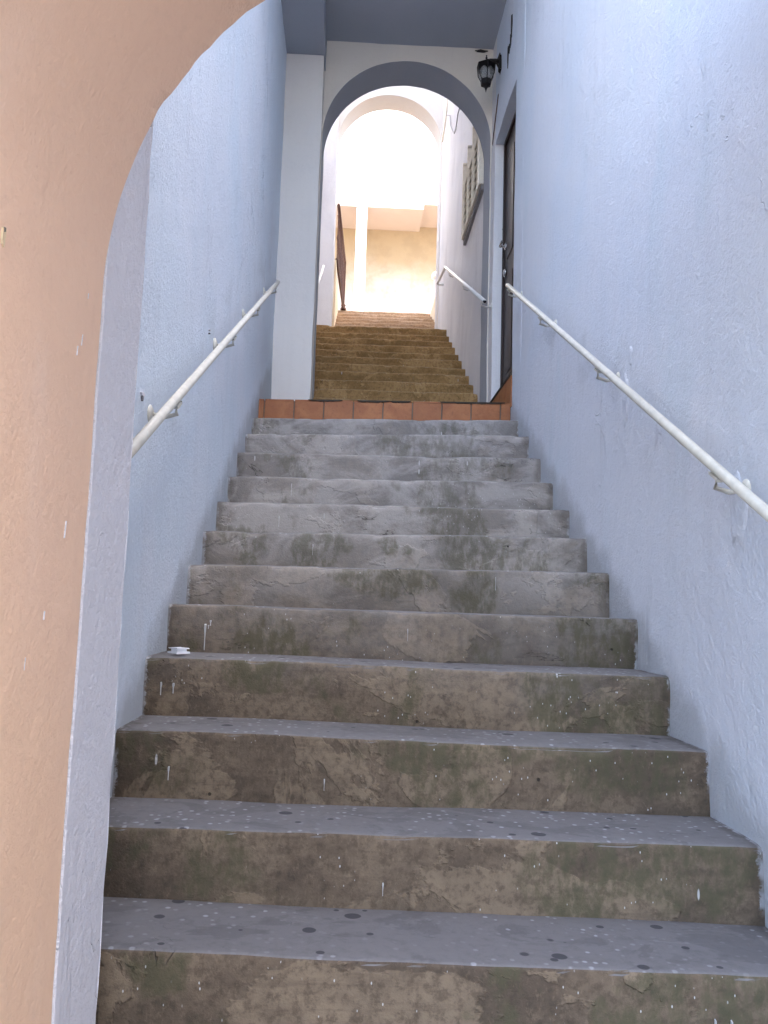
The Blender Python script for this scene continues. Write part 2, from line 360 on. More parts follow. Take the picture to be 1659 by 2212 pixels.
def arch_wall(name, xo0, xi0, xi1, xo1, zf, zs, zt, y0, y1, mats, amp=0.004, ragged=None, nr=8, ndep=5, nleg=24, narc=64, parent=None, R2=None):
    """wall pierced by a round-headed opening: front and back faces, the curved inner face (slot 1), top and ends"""
    R = (xi1-xi0)/2 if not R2 else (xi1-xi0)-R2
    cx = xi0+R; R2 = R2 or R
    inner, outer = [], []
    for i in range(nleg):
        z = zf + (zs-zf)*i/nleg; inner.append((xi0, z)); outer.append((xo0, z))
    angs = [math.pi*i/narc for i in range(narc+1)]
    # include the rectangle corners so that the outline is exact
    angs = sorted(set(angs + [math.atan2(zt-zs, cx-xo0), math.pi-math.atan2(zt-zs, xo1-cx)]))
    for a in angs:
        dx, dz = -math.cos(a), math.sin(a)
        inner.append((cx+(R if dx < 0 else R2)*dx, zs+R*dz))
        ts = []
        if dx < -1e-9: ts.append((xo0-cx)/dx)
        if dx > 1e-9: ts.append((xo1-cx)/dx)
        if dz > 1e-9: ts.append((zt-zs)/dz)
        t = min(ts); outer.append((cx+t*dx, zs+t*dz))
    for i in range(nleg, 0, -1):
        z = zf + (zs-zf)*(i-1)/nleg; inner.append((xi1, z)); outer.append((xo1, z))
    bm = bmesh.new(); n = len(inner)
    def P(i, f, y):
        x = inner[i][0]+(outer[i][0]-inner[i][0])*f; z = inner[i][1]+(outer[i][1]-inner[i][1])*f
        p = wob((x, y, z), amp)
        if ragged and f == 0:
            e = ragged(x, y, z)
            if e:
                d = Vector((x-cx, 0, z-zs)).normalized(); p += d*e
        return p
    def sheet(y):
        R_ = [[bm.verts.new(P(i, (j/nr)**1.3, y)) for j in range(nr+1)] for i in range(n)]
        for i in range(n-1):
            for j in range(nr): bm.faces.new((R_[i][j], R_[i+1][j], R_[i+1][j+1], R_[i][j+1]))
    sheet(y0); sheet(y1)
    for f, mi in ((0, 1), (1, 0)):
        K = [[bm.verts.new(P(i, f, y0+(y1-y0)*k/ndep)) for k in range(ndep+1)] for i in range(n)]
        for i in range(n-1):
            for k in range(ndep):
                fc = bm.faces.new((K[i][k], K[i+1][k], K[i+1][k+1], K[i][k+1])); fc.material_index = mi
    weld(bm, 0.0005)
    return link(name, bm, mats, parent)

# ------------------------------------------------------------------ the setting: ground and terrace
bm = bmesh.new(); block(bm, (-80, -80, -1.8), (80, 80, -1.42)); weld(bm)
tag(link('pavement', bm, 'ground'), kind='structure')
bm = bmesh.new()
block(bm, (-7, 11.36, 0), (0.33, 13.36, 4.695), mi=1); block(bm, (1.80, 11.36, 0), (8, 13.36, 4.695), mi=1)
block(bm, (-7, 13.36, 0), (8, 16.0, 4.695), mi=1)
for f in bm.faces:
    c = f.calc_center_median()
    if abs(c.z-4.695) < 0.01: f.material_index = 0
terr = tag(link('terrace', bm, ['step_far', 'side'], recalc=True), kind='structure')

# ------------------------------------------------------------------ steps
def step_mesh(yf, zl, zr, zb, yb, seed, x0=-0.02, x1=W+0.02, nx=110, rough=1.0, cut=1.0):
    """one worn cement step: riser, rounded chipped nosing and tread"""
    bm = bmesh.new(); rows = []
    r = 0.011; sv = Vector((seed*3.7, seed*1.3, seed*2.1))
    nrz, ntr = 10, 9
    for i in range(nx+1):
        x = x0+(x1-x0)*i/nx; zt = zl+(zr-zl)*min(max(x/W, 0), 1)
        e = min(x-x0-0.02, x1-0.02-x); endw = math.exp(-max(e, 0)/0.02)
        sag = noise.noise(Vector((x*1.4, seed*5.1, 0)))*0.006*rough
        chip = max(0.0, noise.noise(Vector((x*7, seed*9.3, 1)))-0.22)*0.035*rough + max(0.0, noise.noise(Vector((x*23, seed*4.3, 5)))-0.15)*0.012*rough + 0.006*endw*rough
        prof = [(yf, zb-0.05), (yf, zb)]
        for k in range(1, nrz+1): prof.append((yf, zb+(zt-r-zb)*k/nrz))
        for k in range(1, 4): a = math.pi/2*k/4; prof.append((yf+r*(1-math.cos(a)), zt-r+r*math.sin(a)))
        for k in range(ntr+1): prof.append((yf+r+(yb+0.03-yf-r)*k/ntr, zt))
        col = []
        for k, (y, z) in enumerate(prof):
            p = Vector((x, y, z)); q = p*6+sv
            top = k > 1+nrz
            f = max(0.0, (z-(zt-0.035))/0.035) if not top else max(0.0, 1-(y-yf-r)/0.03)
            p.y += (noise.noise(q)*0.004 + noise.noise(q*3.3)*0.002 + noise.noise(Vector((x*1.1, seed*2.2, 9)))*0.008)*rough*(1 if y < yf+0.1 else 0)
            p.z += (sag + (noise.noise(q*0.7)*0.003 if top else 0))*(1 if (top or k > 3) else 0)
            p.y += chip*f*(0 if y > yf+0.05 else 1); p.z -= chip*0.55*f
            col.append(bm.verts.new(p))
        col.append(bm.verts.new((x, yb+0.03, zb-0.05)))
        rows.append(col)
    n = len(rows[0])
    for i in range(nx):
        for k in range(n): bm.faces.new((rows[i][k], rows[i+1][k], rows[i+1][(k+1) % n], rows[i][(k+1) % n]))
    bm.faces.new(rows[0]); bm.faces.new(rows[-1])
    return bm

lower = [(0.96, -1.245, -1.275), (1.275, -1.065, -1.10), (1.59, -0.89, -0.925), (1.90, -0.709, -0.752), (2.21, -0.543, -0.563), (2.523, -0.356, -0.380),
         (2.831, -0.170, -0.191), (3.15, -0.003, -0.008), (3.496, 0.156, 0.175), (3.816, 0.318, 0.343), (4.145, 0.487, 0.509),
         (4.478, 0.661, 0.689), (4.79, 0.844, 0.872), (5.11, 1.014, 1.069), (5.429, 1.180, 1.230)]
T_Y, T_L, T_R = 5.72, 1.374, 1.415
st = empty('lower_staircase', 'lower flight of worn brown-grey cement steps between the pale blue walls', 'staircase')
for i, (y, zl, zr) in enumerate(lower):
    yb = lower[i+1][0] if i+1 < len(lower) else T_Y
    zb = min(lower[i-1][1:]) if i else -1.43
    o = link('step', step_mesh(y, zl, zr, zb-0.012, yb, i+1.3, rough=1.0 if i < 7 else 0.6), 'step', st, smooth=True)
# mid flight
mid = [(6.71, 1.56), (6.995, 1.715), (7.289, 1.87), (7.568, 2.023), (7.861, 2.188), (8.135, 2.336), (8.429, 2.495), (8.719, 2.645), (9.033, 2.813), (9.314, 2.966), (9.629, 3.132), (9.893, 3.302)]
sm = empty('middle_staircase', 'middle flight of dark brown steps climbing through the first archway', 'staircase')
for i, (y, z) in enumerate(mid):
    yb = mid[i+1][0] if i+1 < len(mid) else 10.78
    zb = mid[i-1][1] if i else 1.36
    link('step', step_mesh(y, z-0.010, z+0.002, zb-0.012, yb, i+31.7, x0=0.10, nx=80, rough=0.9), 'step_mid', sm, smooth=True)
su = empty('upper_staircase', 'topmost flight of tan steps under the far bright archway', 'staircase')
for i in range(9):
    y = 10.78+0.32*i; z = 3.30+0.155*(i+1)
    link('step', step_mesh(y, z-0.008, z+0.004, z-0.167, y+0.32, i+61.7, x0=0.10 if i < 2 else 0.28, x1=W+0.02 if i < 2 else 1.82, nx=50, rough=0.9), 'step_far', su, smooth=True)

# ------------------------------------------------------------------ terracotta landing in front of the door
ld = empty('terracotta_landing', 'landing edged with orange terracotta tiles at the head of the lower steps', 'landing')
bm = bmesh.new()
rz = lambda x: T_L+(T_R-T_L)*x/W
vs = []
for x in (-0.02, W+0.02):
    vs.append([bm.verts.new(p) for p in ((x, T_Y+0.012, 1.12), (x, T_Y+0.012, rz(x)-0.010), (x, 6.80, rz(x)-0.010), (x, 6.80, 1.12))])
for k in range(4): bm.faces.new((vs[0][k], vs[1][k], vs[1][(k+1) % 4], vs[0][(k+1) % 4]))
bm.faces.new(vs[0]); bm.faces.new(vs[1])
link('mortar_bed', bm, 'grout', ld)
joints = [0.0, 0.040] + [0.040+0.1985*k for k in range(1, 9)] + [W]
for a, b in zip(joints[:-1], joints[1:]):
    if b-a < 0.02: continue
    bm = bmesh.new(); g_ = 0.0045
    block(bm, (a+g_, T_Y-0.004+random.uniform(-.0015, .0015), 1.19+0.03*(a/W)), (b-g_, T_Y+0.014, rz((a+b)/2)-0.012)); weld(bm)
    for v in bm.verts:
        if v.co.z > 1.3: v.co.z = rz(v.co.x)-0.014+random.uniform(-.001, .001)
    bmesh.ops.bevel(bm, geom=bm.edges[:], offset=0.003, segments=2, affect='EDGES')
    link('tile', bm, 'tile', ld)
    bm = bmesh.new()
    block(bm, (a+g_, T_Y+0.003, rz(a)-0.011), (b-g_, T_Y+0.20, rz(a)-0.001)); weld(bm)
    for v in bm.verts: v.co.z += (v.co.x-a)*(T_R-T_L)/W
    bmesh.ops.bevel(bm, geom=bm.edges[:], offset=0.002, segments=1, affect='EDGES')
    link('edge_tile', bm, 'tile', ld)
bm = bmesh.new(); random.seed(4)
for (a, b) in ((0.33, 0.56), (0.66, 0.88), (0.88, 1.02), (1.22, 1.66)):      # mortar smears on the upper edge
    n = 14; top, bot = [], []
    for k in range(n+1):
        x = a+(b-a)*k/n; e = math.sin(math.pi*k/n)**0.4
        top.append(bm.verts.new((x, T_Y-0.0075, rz(x)-0.001))); bot.append(bm.verts.new((x, T_Y-0.0075, rz(x)-0.004-e*(0.005+0.008*random.random()))))
    for k in range(n): bm.faces.new((top[k], top[k+1], bot[k+1], bot[k]))
g2 = bmesh.ops.extrude_face_region(bm, geom=bm.faces[:])
for v in g2['geom']:
    if isinstance(v, bmesh.types.BMVert): v.co.y += 0.02
link('mortar_smear', bm, 'dirty_edge', ld)

# ------------------------------------------------------------------ walls
bm = bmesh.new(); block(bm, (-0.45, 1.50, -1.6), (0.0, 6.75, 9.0), 0.09, 0.005, faces='Xy'); block(bm, (-0.45, 1.50, -1.6), (0.0, 6.75, 9.0), faces='xYzZ')
tag(link('left_wall', bm, 'blue_left', recalc=True), 'tall pale blue stucco wall on the left of the lower steps', 'wall')
bm = bmesh.new(); block(bm, (-0.45, 6.76, -1.6), (0.12, 11.35, 8.5), 0.12, 0.005); weld(bm)
tag(link('left_passage_wall', bm, 'white_wall'), 'white rendered wall left of the middle flight, behind the square pier', 'wall')
bm = bmesh.new()
D0, D1, DZ, DB = 5.70, 6.575, 3.745, 1.40
block(bm, (W, 1.50, -1.6), (W+0.5, D0, 11.0), 0.09, 0.005); block(bm, (W, D0, DZ), (W+0.5, D1, 11.0), 0.09, 0.005)
block(bm, (W, D0, -1.6), (W+0.5, D1, DB-0.02)); block(bm, (W+0.49, 1.52, -1.6), (W+4, D1, 10.95)); weld(bm)
rw = tag(link('right_wall', bm, 'blue'), 'tall pale blue stucco wall on the right, pierced by the dark door', 'wall')
bm = bmesh.new(); block(bm, (W, D1+0.001, -1.6), (W+0.5, 11.35, 11.0), 0.09, 0.005); block(bm, (W+0.49, D1+0.01, -1.6), (W+4, 11.33, 10.95)); weld(bm)  # deep outer block is unseen, added to shade the topmost steps
rw2 = tag(link('right_passage_wall', bm, 'white_wall'), 'streaky white rendered wall on the right beyond the door, carrying the louvred windows', 'wall')
# plaster ridge on right wall
bm = bmesh.new(); pr = []
for k in range(60):
    z = 1.25+3.2*k/59; y = 5.40+noise.noise(Vector((z*1.3, 0, 3)))*0.012; w = 0.004+0.002*noise.noise(Vector((z*7, 2, 3)))
    pr.append([bm.verts.new((W+0.004, y-w, z)), bm.verts.new((W-0.0015, y, z)), bm.verts.new((W+0.004, y+w, z))])
for a, b in zip(pr[:-1], pr[1:]):
    bm.faces.new((a[0], a[1], b[1], b[0])); bm.faces.new((a[1], a[2], b[2], b[1]))
link('plaster_ridge', bm, 'blue', rw)

def blob(name, c, u, v, pts, mat, parent, th=0.003, nrm=(-1, 0, 0), jit=0.0):
    """small flat irregular patch lying on a surface"""
    bm = bmesh.new(); c, u, v, n = Vector(c), Vector(u), Vector(v), Vector(nrm)
    top = [bm.verts.new(c+u*a+v*b+n*th) for a, b in pts]; bot = [bm.verts.new(c+u*a*1.1+v*b*1.1-n*0.006) for a, b in pts]
    bm.faces.new(top)
    for i in range(len(pts)):
        j = (i+1) % len(pts); bm.faces.new((top[i], top[j], bot[j], bot[i]))
    return link(name, bm, mat, parent)
def ragged_pts(n, rx, ry, seed, k=0.35):
    return [((1+k*noise.noise(Vector((math.cos(t)*1.7, math.sin(t)*1.7, seed))))*rx*math.cos(t), (1+k*noise.noise(Vector((math.cos(t)*2.3, math.sin(t)*2.3, seed+9))))*ry*math.sin(t)) for t in (2*math.pi*i/n for i in range(n))]
# dark splits in the plaster high on the right wall
for (y, z, ry, rz_) in ((5.90, 4.285, 0.013, 0.085), (5.93, 4.195, 0.016, 0.05), (5.98, 4.165, 0.018, 0.03), (6.03, 4.13, 0.010, 0.06)):
    blob('plaster_split', (W-0.0045, y, z), (0, 1, 0), (0, 0, 1), ragged_pts(18, ry, rz_, y*9, 1.1), 'dark', rw, 0.002)
blob('plaster_split', (W-0.005, 6.57, 3.955), (0, 1, 0.9), (0, -.9, 1), ragged_pts(14, 0.004, 0.1, 4.2, .8), 'rust', rw, 0.0012)

# near orange arch and its pier
def rag(x, y, z):
    if z > 0.80 and y > 1.46: return min(1.0, (z-0.80)/0.15)*(abs(noise.noise(Vector((x*21, z*21, 1))))*0.008 + max(0, noise.noise(Vector((x*60, z*60, 5))))*0.004)
    return 0
arch = arch_wall('near_arch', -0.75, 0.188, 1.885, 2.55, -1.6, 0.55, 2.15, 0.90, 1.498, ['orange', 'orange'], amp=0.003, ragged=rag, nr=10, ndep=14, nleg=40, narc=120, R2=0.962)
tag(arch, 'peach orange painted archway wall in the near foreground, left edge of the view', 'archway')
blob('paint_chip', (0.1895, 1.070, 0.452), (0, 1, 0), (0, 0, 1), ragged_pts(16, 0.006, 0.013, 3.3, .9), 'side', arch, 0.0006, (1, 0, 0))
blob('paint_chip', (0.1902, 1.070, 0.462), (0, 1, 0), (0, 0, 1), ragged_pts(12, 0.003, 0.004, 6.3, .9), 'grout', arch, 0.0008, (1, 0, 0))
def drip_pts(h, r, seed, tail=0.3):
    n = 12; out = []
    for k in range(n): t = k/(n-1); w = r*(tail+(1-tail)*max(0, 1-abs(t-0.12)*4)**0.5)*(1+0.5*noise.noise(Vector((t*6, seed, 2)))); out.append((w, h*(0.5-t)))
    for k in range(n-1, -1, -1): t = k/(n-1); w = r*(tail+(1-tail)*max(0, 1-abs(t-0.12)*4)**0.5)*(1+0.5*noise.noise(Vector((t*6, seed, 5)))); out.append((-w, h*(0.5-t)))
    return out
for (y, z, h, r) in ((1.389, 0.11, 0.034, 0.0009), (1.321, -0.025, 0.016, 0.0012), (1.255, -0.092, 0.022, 0.0014), (1.405, 0.424, 0.024, 0.0008), (1.42, 0.504, 0.012, 0.0012), (1.385, 0.40, 0.02, 0.0006)):
    blob('paint_drip', (0.1892, y, z), (0, 1, 0), (0, 0.12, 1), drip_pts(h*0.8, r*0.6, y*7, 0.6), 'near_pier', arch, 0.0008, (1, 0, 0))
for (x, y, z, h, r) in ((0.137, 3.144, -0.118, 0.085, 0.0045), (0.155, 3.143, -0.068, 0.018, 0.004), (0.148, 3.143, -0.082, 0.012, 0.003), (0.097, 2.826, -0.27, 0.03, 0.004), (0.058, 2.826, -0.272, 0.038, 0.003), (0.156, 2.518, -0.475, 0.035, 0.0028),
                        (0.592, 2.518, -0.497, 0.03, 0.002), (1.234, 3.490, 0.115, 0.05, 0.0016), (0.30, 4.14, 0.40, 0.05, 0.0014), (0.33, 4.473, 0.60, 0.06, 0.0012), (0.48, 3.811, 0.25, 0.045, 0.0018), (0.86, 3.144, -0.09, 0.04, 0.0014), (1.44, 1.895, -0.85, 0.03, 0.0016), (1.475, 1.895, -0.86, 0.045, 0.0018), (0.75, 2.205, -0.68, 0.028, 0.0022)):
    blob('paint_drip', (x, y-0.004, z), (1, 0, 0), (0, 0, 1), drip_pts(h, r*0.8, x*9, 0.35), 'drip', st, 0.001, (0, -1, 0))
bm = bmesh.new(); block(bm, (-0.02, 1.500, -1.5), (0.192, 1.755, 2.15), 0.045, 0.003); weld(bm)
bmesh.ops.bevel(bm, geom=[e for e in bm.edges if len(e.link_faces) == 2 and e.calc_face_angle(0) > 1.0], offset=0.0015, segments=1, affect='EDGES')
tag(link('near_pier', bm, 'near_pier', smooth=False), 'lilac white plastered pier standing directly behind the orange arch', 'pier')

# square pier, beam and ceiling
bm = bmesh.new(); block(bm, (-0.02, 6.54, 1.3), (0.30, 6.752, 4.405), 0.07, 0.005); weld(bm)
tag(link('square_pier', bm, 'pier'), 'smooth off-white square pier left of the first archway', 'pier')
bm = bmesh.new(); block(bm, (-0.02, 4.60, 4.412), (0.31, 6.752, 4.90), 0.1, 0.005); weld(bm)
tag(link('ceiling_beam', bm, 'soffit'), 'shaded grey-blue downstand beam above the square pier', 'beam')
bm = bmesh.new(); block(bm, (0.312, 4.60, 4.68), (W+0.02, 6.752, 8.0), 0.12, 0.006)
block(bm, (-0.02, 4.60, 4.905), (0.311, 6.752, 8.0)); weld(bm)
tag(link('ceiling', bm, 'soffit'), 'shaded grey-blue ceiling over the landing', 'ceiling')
blob('loose_plaster', (1.60, 6.735, 4.652), (1, 0, 0), (0, 0, 1), ragged_pts(14, 0.04, 0.008, 2.2, .8), 'dark', bpy.data.objects['ceiling'], 0.006, (0, -1, 0))

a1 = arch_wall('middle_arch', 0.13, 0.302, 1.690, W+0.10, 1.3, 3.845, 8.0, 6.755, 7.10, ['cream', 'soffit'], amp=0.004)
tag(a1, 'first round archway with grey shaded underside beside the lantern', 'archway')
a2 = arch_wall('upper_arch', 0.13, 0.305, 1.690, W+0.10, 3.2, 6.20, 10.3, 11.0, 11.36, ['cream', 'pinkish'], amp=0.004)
tag(a2, 'far round archway with pinkish underside framing the bright terrace', 'archway')
bm = bmesh.new(); block(bm, (0.08, 10.80, 3.2), (0.302, 10.998, 10.3), 0.07, 0.006); weld(bm)
tag(link('upper_pier', bm, 'white_wall'), 'rough white pier left of the far archway', 'pier')

# unseen block added right of the viewer to keep the sun off the arch
bm = bmesh.new(); block(bm, (2.6, -9, -1.45), (7.5, 0.95, 8.5)); weld(bm)
tag(link('sun_block', bm, 'cream'), 'unseen cream block added right of the viewpoint to block the sun', 'building')

# ------------------------------------------------------------------ door in the right wall
dr = empty('brown_door', 'dark brown door with chrome lever set back in the right wall', 'door')
box_obj('door_leaf', (W+0.085, D0+0.03, 1.625), (W+0.13, D1-0.03, DZ-0.03), 'door', dr, 0.003)
for a, b in (((W+0.070, D0, 1.62), (W+0.14, D0+0.035, DZ)), ((W+0.070, D1-0.035, 1.62), (W+0.14, D1, DZ)), ((W+0.070, D0+0.036, DZ-0.035), (W+0.14, D1-0.036, DZ))):
    box_obj('door_frame', a, b, 'door', dr, 0.002)
for (z0, z1) in ((1.80, 2.55), (2.72, 3.55)):
    for (a, b) in ((D0+0.16, D0+0.40), (D0+0.48, D1-0.16)):
        box_obj('raised_panel', (W+0.079, a, z0), (W+0.0845, b, z1), 'door', dr, 0.002)
hy = 6.47
h = lathe('handle', [(0.030, 0.084), (0.030, 0.078), (0.022, 0.070), (0.010, 0.066), (0.010, 0.036)], (W, hy, 2.845), 'steel', dr, 20, axis='x')
tube('lever', [(W+0.036, hy+0.008, 2.845), (W+0.033, hy-0.02, 2.845), (W+0.032, hy-0.10, 2.842)], [0.010, 0.009, 0.008], 'steel', h)
lathe('deadbolt', [(0.032, 0.084), (0.032, 0.074), (0.024, 0.066), (0.010, 0.062)], (W, hy, 2.63), 'steel', dr, 20, axis='x')
dst = empty('door_step', 'raised terracotta sill with dark edge under the brown door', 'doorstep')
box_obj('core', (W+0.005, D0+0.001, 1.385), (W+0.45, D1-0.001, 1.60), 'grout', dst)
for k in range(4):
    a = D0+0.004+0.2185*k
    box_obj('tile', (W-0.006, a, 1.388), (W+0.0045, a+0.212, 1.600), 'tile', dst, 0.002)
box_obj('top_edge', (W-0.010, D0+0.002, 1.603), (W+0.30, D1-0.002, 1.618), 'dirty_edge', dst, 0.003)

# ------------------------------------------------------------------ handrails
def bracket(parent, x_wall, x_rail, y, z, s, mat):
    """rose on the wall, curved arm and saddle under the rail"""
    b = lathe('bracket', [(0.030, 0.004*s), (0.030, -0.003*s), (0.016, -0.010*s)], (x_wall, y, z-0.055), mat, parent, 16, axis='x')
    tube('arm', [(x_wall-0.006*s, y, z-0.055), (x_wall+(x_rail-x_wall)*0.6, y, z-0.062), (x_rail-0.004*s, y, z-0.052), (x_rail, y, z-0.016)], 0.0075, mat, b, 8)
    box_obj('saddle', (x_rail-0.012, y-0.030, z-0.026), (x_rail+0.012, y+0.030, z-0.018), mat, b, 0.002, rot=Matrix.Rotation(math.atan(0.52), 3, 'X'))
hl = empty('left_handrail', 'ivory tube handrail on the left wall of the lower steps', 'handrail')
zl_ = lambda y: 0.384+(y-2.195)*(2.23-0.384)/(5.837-2.195)
tube('rail', [(0.08, y, zl_(y)) for y in (1.79, 3.0, 4.5, 5.86)], 0.0148, 'rail', hl, 18)
for y in (2.70, 3.84, 4.72, 5.70): bracket(hl, 0.0, 0.08, y, zl_(y), -1, 'rail')
for y, k in ((2.60, 0.8), (3.70, 0.45)):
    blob('broken_plaster', (0.003, y-0.02, zl_(y)+0.030), (0, 1, 0), (0, 0, 1), ragged_pts(12, 0.018*k, 0.007*k, y, .9), 'near_pier', hl, 0.004, (1, 0, 0))
    blob('broken_plaster', (0.0045, y-0.02, zl_(y)+0.016), (0, 1, 0), (0, 0, 1), ragged_pts(9, 0.011*k, 0.009*k, y+3, .9), 'shade', hl, 0.002, (1, 0, 0))
hr = empty('right_handrail', 'long ivory tube handrail on the right wall, ending beside the door', 'handrail')
zr_ = lambda y: 0.25+(y-1.989)*(2.136-0.25)/(5.463-1.989)
tube('rail', [(1.62, y, zr_(y)) for y in (1.55, 3.0, 4.5, 5.47)], 0.0148, 'rail', hr, 18)
for y in (2.27, 3.38, 4.46, 5.40): bracket(hr, W, 1.62, y, zr_(y), 1, 'rail')
# rough cement made good round the rail fixings
for i, (y, dz, ry, rz2) in enumerate(((2.32, -0.13, 0.06, 0.10), (3.28, -0.10, 0.045, 0.11), (3.22, 0.085, 0.026, 0.04))):
    bm = bmesh.new(); n1, n2 = 24, 6; ctr = bm.verts.new((W-0.0075, y, zr_(y)+dz)); rings = []
    for q in range(1, n2+1):
        rr = q/n2; ring = []
        for k in range(n1):
            t = 2*math.pi*k/n1; e = 1+0.45*noise.noise(Vector((math.cos(t)*1.6, math.sin(t)*1.6, i*3.1)))
            yy = y+ry*rr*e*math.cos(t); zz = zr_(y)+dz+rz2*rr*e*math.sin(t)
            d = 0.003*(1-rr**2.2)+0.003*noise.noise(Vector((yy*40, zz*40, 3)))*(1-rr)
            ring.append(bm.verts.new((W-0.003-d+(0.012 if q == n2 else 0), yy, zz)))
        rings.append(ring)
    for k in range(n1): bm.faces.new((ctr, rings[0][k], rings[0][(k+1) % n1]))
    for q in range(n2-1):
        for k in range(n1): bm.faces.new((rings[q][k], rings[q][(k+1) % n1], rings[q+1][(k+1) % n1], rings[q+1][k]))
    link('cement_patch', bm, 'blue', rw, smooth=True)
hu = empty('upper_handrail', 'white bent tube handrail on the right wall of the middle flight', 'handrail')
tube('rail', [(1.62, 6.456, 2.389), (1.62, 8.0, 3.154), (1.62, 9.40, 3.85), (1.62, 9.50, 3.895), (1.62, 9.58, 3.905), (1.62, 10.34, 4.035), (1.625, 10.38, 4.04), (1.65, 10.40, 4.04), (1.70, 10.40, 4.04)], 0.0165, 'rail_white', hu, 16)
lathe('open_end', [(0.0140, -0.001), (0.0140, 0.001)], (1.62, 6.4545, 2.3885), 'dark', hu, 16)  # dark disc painted for the shade inside the tube end
for y, z in ((6.60, 2.459), (7.75, 3.03), (9.0, 3.652)): bracket(hu, W, 1.62, y, z, 1, 'rail_white')
h2 = empty('passage_handrail', 'short visible end of white handrail beside the far pier on the left', 'handrail')
tube('rail', [(0.20, 7.2, 2.45), (0.20, 9.9, 3.93), (0.20, 10.35, 4.19)], 0.0165, 'rail_white', h2, 12)
for y, z in ((7.9, 2.83), (9.6, 3.765)): bracket(h2, 0.12, 0.20, y, z, -1, 'rail_white')

# ------------------------------------------------------------------ louvred window on the right passage wall
wd = empty('louvred_window', 'cream jalousie window of slanted slats high on the right passage wall', 'window')
posts = [7.26, 7.60, 7.94, 8.28]; wz0, wz1, wx = 3.70, 4.47, 1.655
box_obj('pane', (1.690, 7.125, wz0), (1.702, 8.285, 4.29), 'pane', wd)
box_obj('end_panel', (wx+0.002, 7.128, wz0), (wx+0.012, 7.245, wz1), 'alu', wd)
for y in [7.125]+posts: box_obj('mullion', (wx-0.004, y-0.007, wz0-0.01), (1.704, y+0.007, wz1), 'alu', wd, 0.002)
ys = [7.125]+posts
for a, b in zip(ys[:-1], ys[1:]):
    n = 8
    for k in range(n):
        z = wz0+0.03+(4.27-wz0-0.03)*k/(n-1)
        box_obj('slat', (wx+0.004, a+0.011, z-0.003), (wx+0.052, b-0.011, z+0.003), 'alu', wd, rot=Matrix.Rotation(math.radians(-56), 3, 'Y'))
    box_obj('top_cap', (wx-0.004, b-0.030, wz1+0.001), (1.705, b+0.010, wz1+0.013), 'alu', wd)
    box_obj('bottom_cap', (wx-0.004, a+0.0095, wz0-0.012), (1.703, b-0.0095, wz0-0.001), 'alu', wd)
box_obj('sill', (1.674, 7.12, wz0-0.062), (1.706, 8.30, wz0-0.013), 'shade', wd, 0.004)  # sill coloured dark grey for the shading below the slats

# cable loops
cb = tube('hanging_cable', [(1.685, 8.6, 5.55), (1.682, 8.83, 5.48), (1.68, 9.07, 5.50), (1.68, 9.25, 5.42), (1.68, 9.40, 5.46), (1.68, 9.6, 5.62), (1.68, 9.81, 5.80), (1.685, 9.94, 6.0), (1.685, 10.38, 6.27)], 0.007, 'cable', None, 6)
tag(cb, 'thin grey cable looping across the white wall above the louvred window', 'cable')
cd_ = tube('conduit', [(1.682, 10.28, 6.9), (1.682, 10.30, 6.40), (1.682, 10.38, 6.27), (1.682, 10.80, 6.15)], 0.011, 'alu', None, 8)
tag(cd_, 'cream conduit pipe on the wall beside the far archway', 'pipe')

# ------------------------------------------------------------------ lantern
ln = empty('wall_lantern', 'black wall lantern with clear bulb beside the first archway', 'lantern')
L = Vector((1.585, 6.36, 4.362)); ph = math.pi/6
RS, ZS = 1.22, 1.10
LP = lambda p: [(r*RS, z*ZS) for r, z in p]
lathe('finial', LP([(0.001, 0.0), (0.006, -0.006), (0.003, -0.014), (0.008, -0.024), (0.004, -0.034), (0.010, -0.048)]), L, 'black', ln, 10)
lathe('roof', LP([(0.010, -0.046), (0.030, -0.056), (0.036, -0.064), (0.062, -0.076), (0.066, -0.082), (0.060, -0.084)]), L, 'black', ln, 6, ph, smooth=False)
def hexpt(r, k, z): t = 2*math.pi*k/6+ph; return L+Vector((r*math.cos(t), r*math.sin(t), z))
zt_, zm_, zb_ = -0.084*ZS, -0.150*ZS, -0.196*ZS; rt_, rm_, rb_ = 0.062*RS, 0.056*RS, 0.036*RS
for k in range(6):
    tube('cage_bar', [hexpt(rt_, k, zt_), hexpt(rm_, k, zm_), hexpt(rb_, k, zb_)], 0.0035, 'black', ln, 6)
    bm = bmesh.new()
    q = [hexpt(rt_*0.97, k, zt_), hexpt(rt_*0.97, k+1, zt_), hexpt(rm_*0.97, k+1, zm_), hexpt(rm_*0.97, k, zm_), hexpt(rb_*0.97, k+1, zb_), hexpt(rb_*0.97, k, zb_)]
    v = [bm.verts.new(p) for p in q]; bm.faces.new((v[0], v[1], v[2], v[3])); bm.faces.new((v[3], v[2], v[4], v[5]))
    bmesh.ops.solidify(bm, geom=bm.faces[:], thickness=0.0015)
    link('glass_pane', bm, 'glass', ln)
    bm = bmesh.new()                      # arched iron shade at the head of each pane
    a, b = hexpt(rt_, k, zt_), hexpt(rt_, k+1, zt_); c_, d_ = hexpt(rm_, k, zm_), hexpt(rm_, k+1, zm_); n = 8
    tp = [bm.verts.new(a.lerp(b, i/n)) for i in range(n+1)]
    bt = [bm.verts.new(a.lerp(b, i/n).lerp(c_.lerp(d_, i/n), 1.0-0.55*math.sin(math.pi*i/n)**0.7)) for i in range(n+1)]
    for i in range(n): bm.faces.new((tp[i], tp[i+1], bt[i+1], bt[i]))
    bmesh.ops.solidify(bm, geom=bm.faces[:], thickness=0.002)
    link('shade_panel', bm, 'black', ln)
